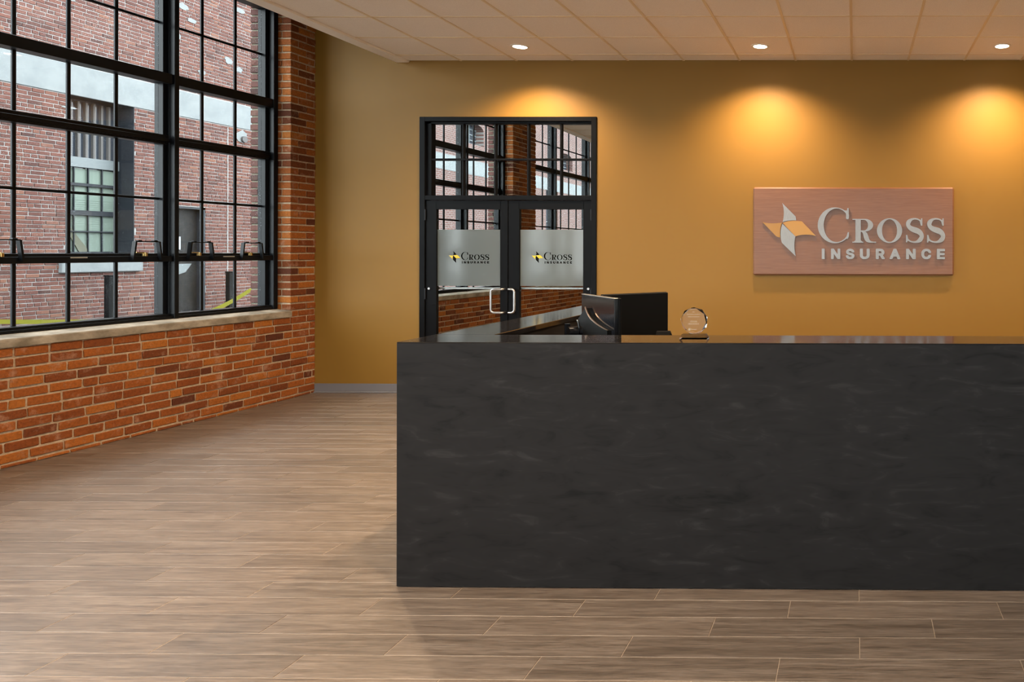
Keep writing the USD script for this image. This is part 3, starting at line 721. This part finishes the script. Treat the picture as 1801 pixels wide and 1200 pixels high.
def engr(text, h, zc, wmax):
    m = meshkit.text_mesh(text, h, 0.0004); v, f = vf(m)
    w = v[:,0].max()-v[:,0].min(); sx = min(1, wmax/w); v = (v-[v[:,0].min()+w/2, 0, 0])*[sx, 1, 1]
    return upright((v, f), 0, -0.0112, zc)
put('engraving', cat([engr('2017', 0.004, 0.128, .03), engr('Spokesman Award for', 0.0045, 0.1165, .075), engr('Agency Excellence', 0.0045, 0.105, .066), engr('CROSS', 0.0075, 0.080, .04), engr('INSURANCE', 0.0065, 0.0695, .066), engr('Patriot', 0.0065, 0.043, .032),
     upright(extr(Polygon([(-.023, 0), (-.019, .010), (-.015, .006), (-.012, .012), (-.011, 0), (-.017, -.004)]), 0.0004), -0.004, -0.0112, 0.043)]), M['engraving'], aw)

# ------------------------------------------------------------------ downlights
def ring_mesh(r0, r1, z0, z1, n=40):
    poly = Point(0, 0).buffer(r1, n//4).difference(Point(0, 0).buffer(r0, n//4))
    v, f = extr(poly, z1-z0); return v+[0, 0, z0], f
def build_downlight(loc, label, group=None):
    d = thing('downlight', loc, 0.001, label=label, cat='ceiling light', group=group)
    put('trim_ring', ring_mesh(0.070, 0.090, -0.005, 0.002), M['ring_white'], d)
    put('lens', cat([cyl((0, 0, 0.006), (0, 0, 0.010), 0.0785, 40)]), M['lens'], d)
    put('housing', cyl((0, 0, 0.012), (0, 0, 0.12), 0.078, 24), M['ring_white'], d)
    l = UsdLux.SphereLight.Define(stage, d+'/lamp')
    l.CreateRadiusAttr(0.045); l.CreateIntensityAttr(LAMP/ (0.045**2)); l.CreateColorAttr(Gf.Vec3f(*LAMP_COLOR)); l.CreateNormalizeAttr(False)
    l.AddTranslateOp().Set(Gf.Vec3d(0, 0, -0.06))
    sh = UsdLux.ShapingAPI.Apply(l.GetPrim()); sh.CreateShapingConeAngleAttr(BEAM); sh.CreateShapingConeSoftnessAttr(1.0)
    return d
names = ['round recessed downlight above the glass double door', 'round recessed downlight above the left half of the wooden sign', 'round recessed downlight nearest the right edge of the picture']
d0 = build_downlight((*LAMPS[0], ZC), names[0])
for i, p in enumerate(LAMPS[1:], 1):
    copy(d0, (*p, ZC), 0.001, inst=False, label=names[i] if i < 3 else 'round recessed downlight overhead, outside the picture', cat='ceiling light', group=None if i < 3 else 'downlights outside the picture')
for p in ((-2.2, 9.6), (-2.2, 12.6)):
    copy(d0, (*p, ZC-0.0), 0.001, inst=False, label='round recessed downlight in the room beyond the doors', cat='ceiling light', group='downlights of the room beyond')

# ------------------------------------------------------------------ outside: alley, opposite building
put('ground', bx(-40, 30, -40, 60, -0.3, -0.16), M['asphalt'], kind='structure', label='wet asphalt ground of the alley')
bld = thing('opposite_building', (-15, 12.3, -0.15), label='old red brick building with a pale concrete band across the alley', cat='building')
def oy(Y): return Y-12.3
def oz(z): return z+0.15
WL, WR, WB, WT = 13.40, 14.68, 1.47, 4.55       # window opening
DL, DR, DTp = 15.36, 16.30, 2.545               # door opening
NEAR0, NEAR1 = 11.4, 17.75
X0 = 0.0
# rough wall behind the bricks, with the openings left free
def wall_with(y0, y1, z0, z1, holes, x0, x1):
    poly = sbox(y0, z0, y1, z1)
    for h in holes: poly = poly.difference(sbox(*h))
    v, f = extr(poly, x1-x0)
    return np.stack([v[:,2]+x0, v[:,0], v[:,1]], 1), f
holes = [(oy(WL), oz(WB), oy(WR), oz(WT)), (oy(DL), 0.0, oy(DR), oz(DTp))]
put('mortar_wall', wall_with(oy(NEAR0), oy(NEAR1), 0, 9.0, holes, -0.45, -0.012), M['old_mortar'], bld)
far_holes = []
for y in (23.6, 27.0, 31.6, 36.0): far_holes += [(oy(y), oz(5.75), oy(y+1.6), oz(6.6))]
far_holes += [(oy(y), oz(1.5), oy(y+1.35), oz(4.53)) for y in (20.0, 29.3, 34.4)]
put('far_wall', wall_with(oy(NEAR1), oy(44), 0, 11.0, far_holes, -0.45, -0.004), M['far_brick'], bld)
#put('near_wall', cat([bx(-0.45, -0.004, oy(-6), oy(NEAR0), 0, 9.0)]), M['far_brick'], bld)
put('upper_wall', bx(-0.45, -0.004, oy(NEAR0), oy(NEAR1), 9.0, 11.0), M['far_brick'], bld)
put('concrete_band', cat([cbx(-0.05, 0.012, oy(NEAR0), oy(15.3), oz(4.535), oz(5.115), 0.008), cbx(-0.05, 0.010, oy(15.304), oy(17.0), oz(4.54), oz(5.11), 0.008), cbx(-0.05, 0.010, oy(17.004), oy(44), oz(4.54), oz(5.11), 0.008)]), M['concrete'], bld)
bricks = []
k = 0
z = 0.0
while z < 8.9:
    z1 = z+0.060
    header = (k % 6 == 3)
    y = oy(NEAR0)-rnd.uniform(0, 0.2)
    while y < oy(NEAR1):
        L = (0.096 if header else 0.200)+rnd.uniform(-.008, .008)
        segs = [(max(y, oy(NEAR0)), min(y+L, oy(NEAR1)))]
        for (h0, hz0, h1, hz1) in holes+[(oy(-9), oz(4.53), oy(50), oz(5.12))]:
            if z1 > hz0 and z < hz1:
                new = []
                for s, e in segs:
                    if e <= h0 or s >= h1: new.append((s, e)); continue
                    if s < h0: new.append((s, h0))
                    if e > h1: new.append((h1, e))
                segs = new
        for s, e in segs:
            if e-s > 0.03: bricks.append((s, e, z, z1))
        y += L+0.016
    z += 0.0755; k += 1
def opp_seen(b):
    Y = b[0]+12.3; zz = b[2]-0.15
    if not 12.4 < Y < 17.4 or zz < 0.1: return 0
    sx = 1254*15/Y**2*(b[1]-b[0]); x = 1505-1254*15/Y
    yy = 443-(zz-1.553)*1254/Y
    if yy < 0 or 272 < x < 312: return 0
    return sx
order = sorted(range(len(bricks)), key=lambda i: -opp_seen(bricks[i])-rnd.random()*1e-3)
sv, st = [], []
def quick_brick(s, e, z0, z1, p):
    c = 0.004; j = lambda: rnd.uniform(-.003, .003)
    v = np.array([[-.05, s, z0], [-.05, e, z0], [-.05, e, z1], [-.05, s, z1],
                  [p-c, s+j(), z0+j()], [p-c, e+j(), z0+j()], [p-c, e+j(), z1+j()], [p-c, s+j(), z1+j()],
                  [p, s+c, z0+c], [p, e-c, z0+c], [p, e-c, z1-c], [p, s+c, z1-c]])
    f = []
    for a in (0, 4):
        for i in range(4):
            q = (i+1) % 4
            f += [[a+i, a+q, a+4+q], [a+i, a+4+q, a+4+i]]
    f += [[8, 9, 10], [8, 10, 11]]
    return v, np.array(f)
for n_, i in enumerate(order):
    s, e, z0, z1 = bricks[i]
    stepb = -0.03 if s+12.3 > 16.9 else 0.0
    m = quick_brick(s, e, z0, z1, rnd.uniform(-.005, .005)*1.0+stepb*0)
    t = min(max(rnd.gauss(0.52, 0.22), 0), 1)
    if n_ < 300: put('brick', m, M['old_brick'], bld, tone=t)
    else: sv.append(m); st += [t]*len(m[0])
put('far_bricks', cat(sv), M['old_brick'], bld, tone=st, kind='stuff')
# patches of old mortar and the vertical joint
rp = random.Random(3)
patches = []
for (y, zz, w_, h_) in ((13.55, 7.05, .22, .10), (14.05, 6.75, .20, .08), (15.1, 7.6, .16, .12), (15.75, 7.0, .26, .15), (15.95, 6.75, .24, .12), (15.5, 5.9, .15, .12), (16.2, 5.65, .2, .12), (16.9, 6.1, .25, .16), (17.15, 5.95, .3, .14), (17.2, 7.4, .35, .12), (13.45, 4.28, .3, .05), (13.4, 6.35, .3, .06), (15.6, 6.3, .2, .2), (17.25, 4.35, .35, .3), (12.6, 6.9, .2, .12), (14.6, 5.25, .3, .1)):
    t = np.linspace(0, 2*np.pi, 14, endpoint=False)
    pg = Polygon([(oy(y)+w_/2*math.cos(q)*rp.uniform(.7, 1.15), oz(zz)+h_/2*math.sin(q)*rp.uniform(.7, 1.15)) for q in t]).buffer(0)
    v, f = extr(pg, 0.012); patches.append((np.stack([v[:,2]-0.003, v[:,0], v[:,1]], 1), f))
for p_ in patches: put('mortar_patch', p_, M['concrete'], bld)
put('joint', bx(-0.01, 0.006, oy(16.87), oy(16.89), 0, oz(4.5)), M['old_mortar'], bld)
# window in the opposite wall
ow = thing('window', (0, 0, 0), 0, bld)
xr = -0.36
put('reveal', cat([bx(-0.44, -0.004, oy(WR)-0.012, oy(WR), oz(WB), oz(WT)), bx(-0.44, -0.004, oy(WL), oy(WL)+0.012, oz(WB), oz(WT)), bx(-0.44, -0.004, oy(WL), oy(WR), oz(WT)-0.012, oz(WT))]), M['frame_dark'], ow)
put('glazing', bx(xr-0.03, xr-0.02, oy(WL), oy(WR), oz(WB), oz(WT)), M['dark_glass'], ow)
put('blind', bx(xr-0.018, xr-0.006, oy(WL), oy(WR), oz(WB), oz(3.18)), M['blind'], ow)
for q in range(26): put('blind_slat', bx(xr-0.008, xr-0.001, oy(WL)+0.02, oy(WR)-0.02, oz(WB)+0.03+q*0.042, oz(WB)+0.06+q*0.042), M['blind'], ow)
for q in range(9): put('bar', bx(xr-0.02, xr+0.03, oy(WL)+0.06+q*0.145, oy(WL)+0.10+q*0.145, oz(3.40), oz(4.50)), M['slat'], ow)
put('rail', cbx(xr-0.02, xr+0.05, oy(WL), oy(WR), oz(3.20), oz(3.40)), M['grey_box'], ow)
for zz, h_ in ((2.86, .06), (2.30, .10), (1.93, .025), (1.5, .06)): put('rail', cbx(xr, xr+0.05, oy(WL), oy(WR), oz(zz)-h_/2, oz(zz)+h_/2), M['frame_dark'], ow)
for q in range(5): put('muntin', cbx(xr+0.005, xr+0.035, oy(WL)+0.16+q*0.262, oy(WL)+0.18+q*0.262, oz(WB), oz(3.2)), M['frame_dark'], ow)
br = Polygon([(oy(13.55), oz(2.25)), (oy(13.75), oz(2.05)), (oy(14.15), oz(1.5)), (oy(13.95), oz(1.5))])
v, f = extr(br, 0.02); put('brace', (np.stack([v[:,2]+xr-0.001, v[:,0], v[:,1]], 1), f), M['brace'], ow)
put('window_sill', cbx(-0.3, 0.07, oy(13.27), oy(14.80), oz(1.13), oz(1.45), 0.01), M['concrete'], bld, label='pale concrete window sill')
# door in the opposite wall
od = thing('door', (0, 0, 0), 0, bld)
put('door_panel', bx(-0.22, -0.16, oy(DL), oy(DR), 0.02, oz(DTp)), M['steel_door'], od)
put('door_frame', cat([bx(-0.25, -0.004, oy(DL)-0.0, oy(DL)+0.05, 0, oz(DTp)), bx(-0.25, -0.004, oy(DR)-0.05, oy(DR), 0, oz(DTp)), bx(-0.25, -0.004, oy(DL), oy(DR), oz(DTp)-0.05, oz(DTp))]), M['frame_dark'], od)
put('notice', bx(-0.159, -0.157, oy(15.50), oy(15.86), oz(1.58), oz(1.87)), M['paper'], od, label='white paper notice')
put('notice', bx(-0.159, -0.157, oy(15.50), oy(15.82), oz(1.36), oz(1.54)), M['paper'], od, label='white paper notice')
put('notice_print', cat([bx(-0.157, -0.1565, oy(15.52), oy(15.84), oz(1.765), oz(1.775)), bx(-0.157, -0.1565, oy(15.72), oy(15.80), oz(1.63), oz(1.70)), bx(-0.157, -0.1565, oy(15.52), oy(15.84), oz(1.735), oz(1.74))]), M['print'], od)
gb = Polygon([(oy(15.45), oz(1.26)), (oy(16.1), oz(1.26)), (oy(15.95), oz(1.07)), (oy(15.78), oz(1.02)), (oy(15.45), oz(1.04))])
v, f = extr(gb, 0.03); put('grey_plate', (np.stack([v[:,2]-0.16, v[:,0], v[:,1]], 1), f), M['grey_box'], od)
put('vent_pipe', cyl((-0.02, oy(17.30), oz(4.28)), (0.06, oy(17.30), oz(4.28)), 0.075, 16), M['rust'], bld)
# further windows, seen through the glass doors
for (y0, z0, y1, z1) in far_holes:
    fw = thing('window', (0, 0, 0), 0, bld)
    put('glazing', bx(-0.34, -0.33, y0, y1, z0, z1), M['dark_glass'], fw)
    put('muntin', cat([bx(-0.33, -0.30, y0+(y1-y0)*t_-0.02, y0+(y1-y0)*t_+0.02, z0, z1) for t_ in (.33, .66)]+[bx(-0.33, -0.30, y0, y1, z0+(z1-z0)*t_-0.02, z0+(z1-z0)*t_+0.02) for t_ in (.25, .5, .75)]), M['grey_box'], fw)
    if z0 > 3: 
        t = np.linspace(0, np.pi, 16); ra = (y1-y0)/2
        seg = Polygon([(y0+ra-ra*math.cos(q), z1-0.25+0.25*math.sin(q)) for q in t]+[(y1, z1+0.02), (y0, z1+0.02)]).buffer(0)
        v, f = extr(seg, 0.33); put('arch', (np.stack([v[:,2]-0.335, v[:,0], v[:,1]], 1), f), M['far_brick'], fw)
# bollards and caution tape
bo = thing('bollard', (-14.55, 13.75, -0.15), 0.001, label='black post standing below the pale window sill across the alley', cat='post')
put('post', cat([cbx(-0.05, 0.05, -0.05, 0.05, 0, 1.20, 0.008)]), M['matte_black'], bo)
put('cap', cbx(-0.057, 0.057, -0.057, 0.057, 1.20, 1.225, 0.006), M['matte_black'], bo)
copy(bo, (-14.55, 17.35-0.93, -0.15), 0.001, label='black post right of the dark door across the alley', cat='post')
def tape(pts, w, label):
    p = np.array(pts, float); n = len(p); v = []
    for (x, y, z_) in p: v += [(x, y, z_-w/2), (x, y, z_+w/2), (x-0.002, y, z_-w/2), (x-0.002, y, z_+w/2)]
    f = []
    for i in range(n-1):
        a, b = 4*i, 4*i+4
        f += [[a, b, b+1], [a, b+1, a+1], [a+2, a+3, b+3], [a+2, b+3, b+2], [a+1, b+1, b+3], [a+1, b+3, a+3], [a, a+2, b+2], [a, b+2, b]]
    put('caution_tape', (np.array(v), np.array(f)), M['tape'], label=label, cat='tape')
tape([(-14.498, 12.0-1+k*0.35, 0.47-0.30*((k/8.0)**0.8)) for k in range(9)], 0.075, 'yellow caution tape low across the alley on the left')
tape([(-14.498, 15.55+k*0.2, 0.12+0.60*(k/8.0)**1.4) for k in range(9)], 0.10, 'yellow caution tape rising towards the brick pier')
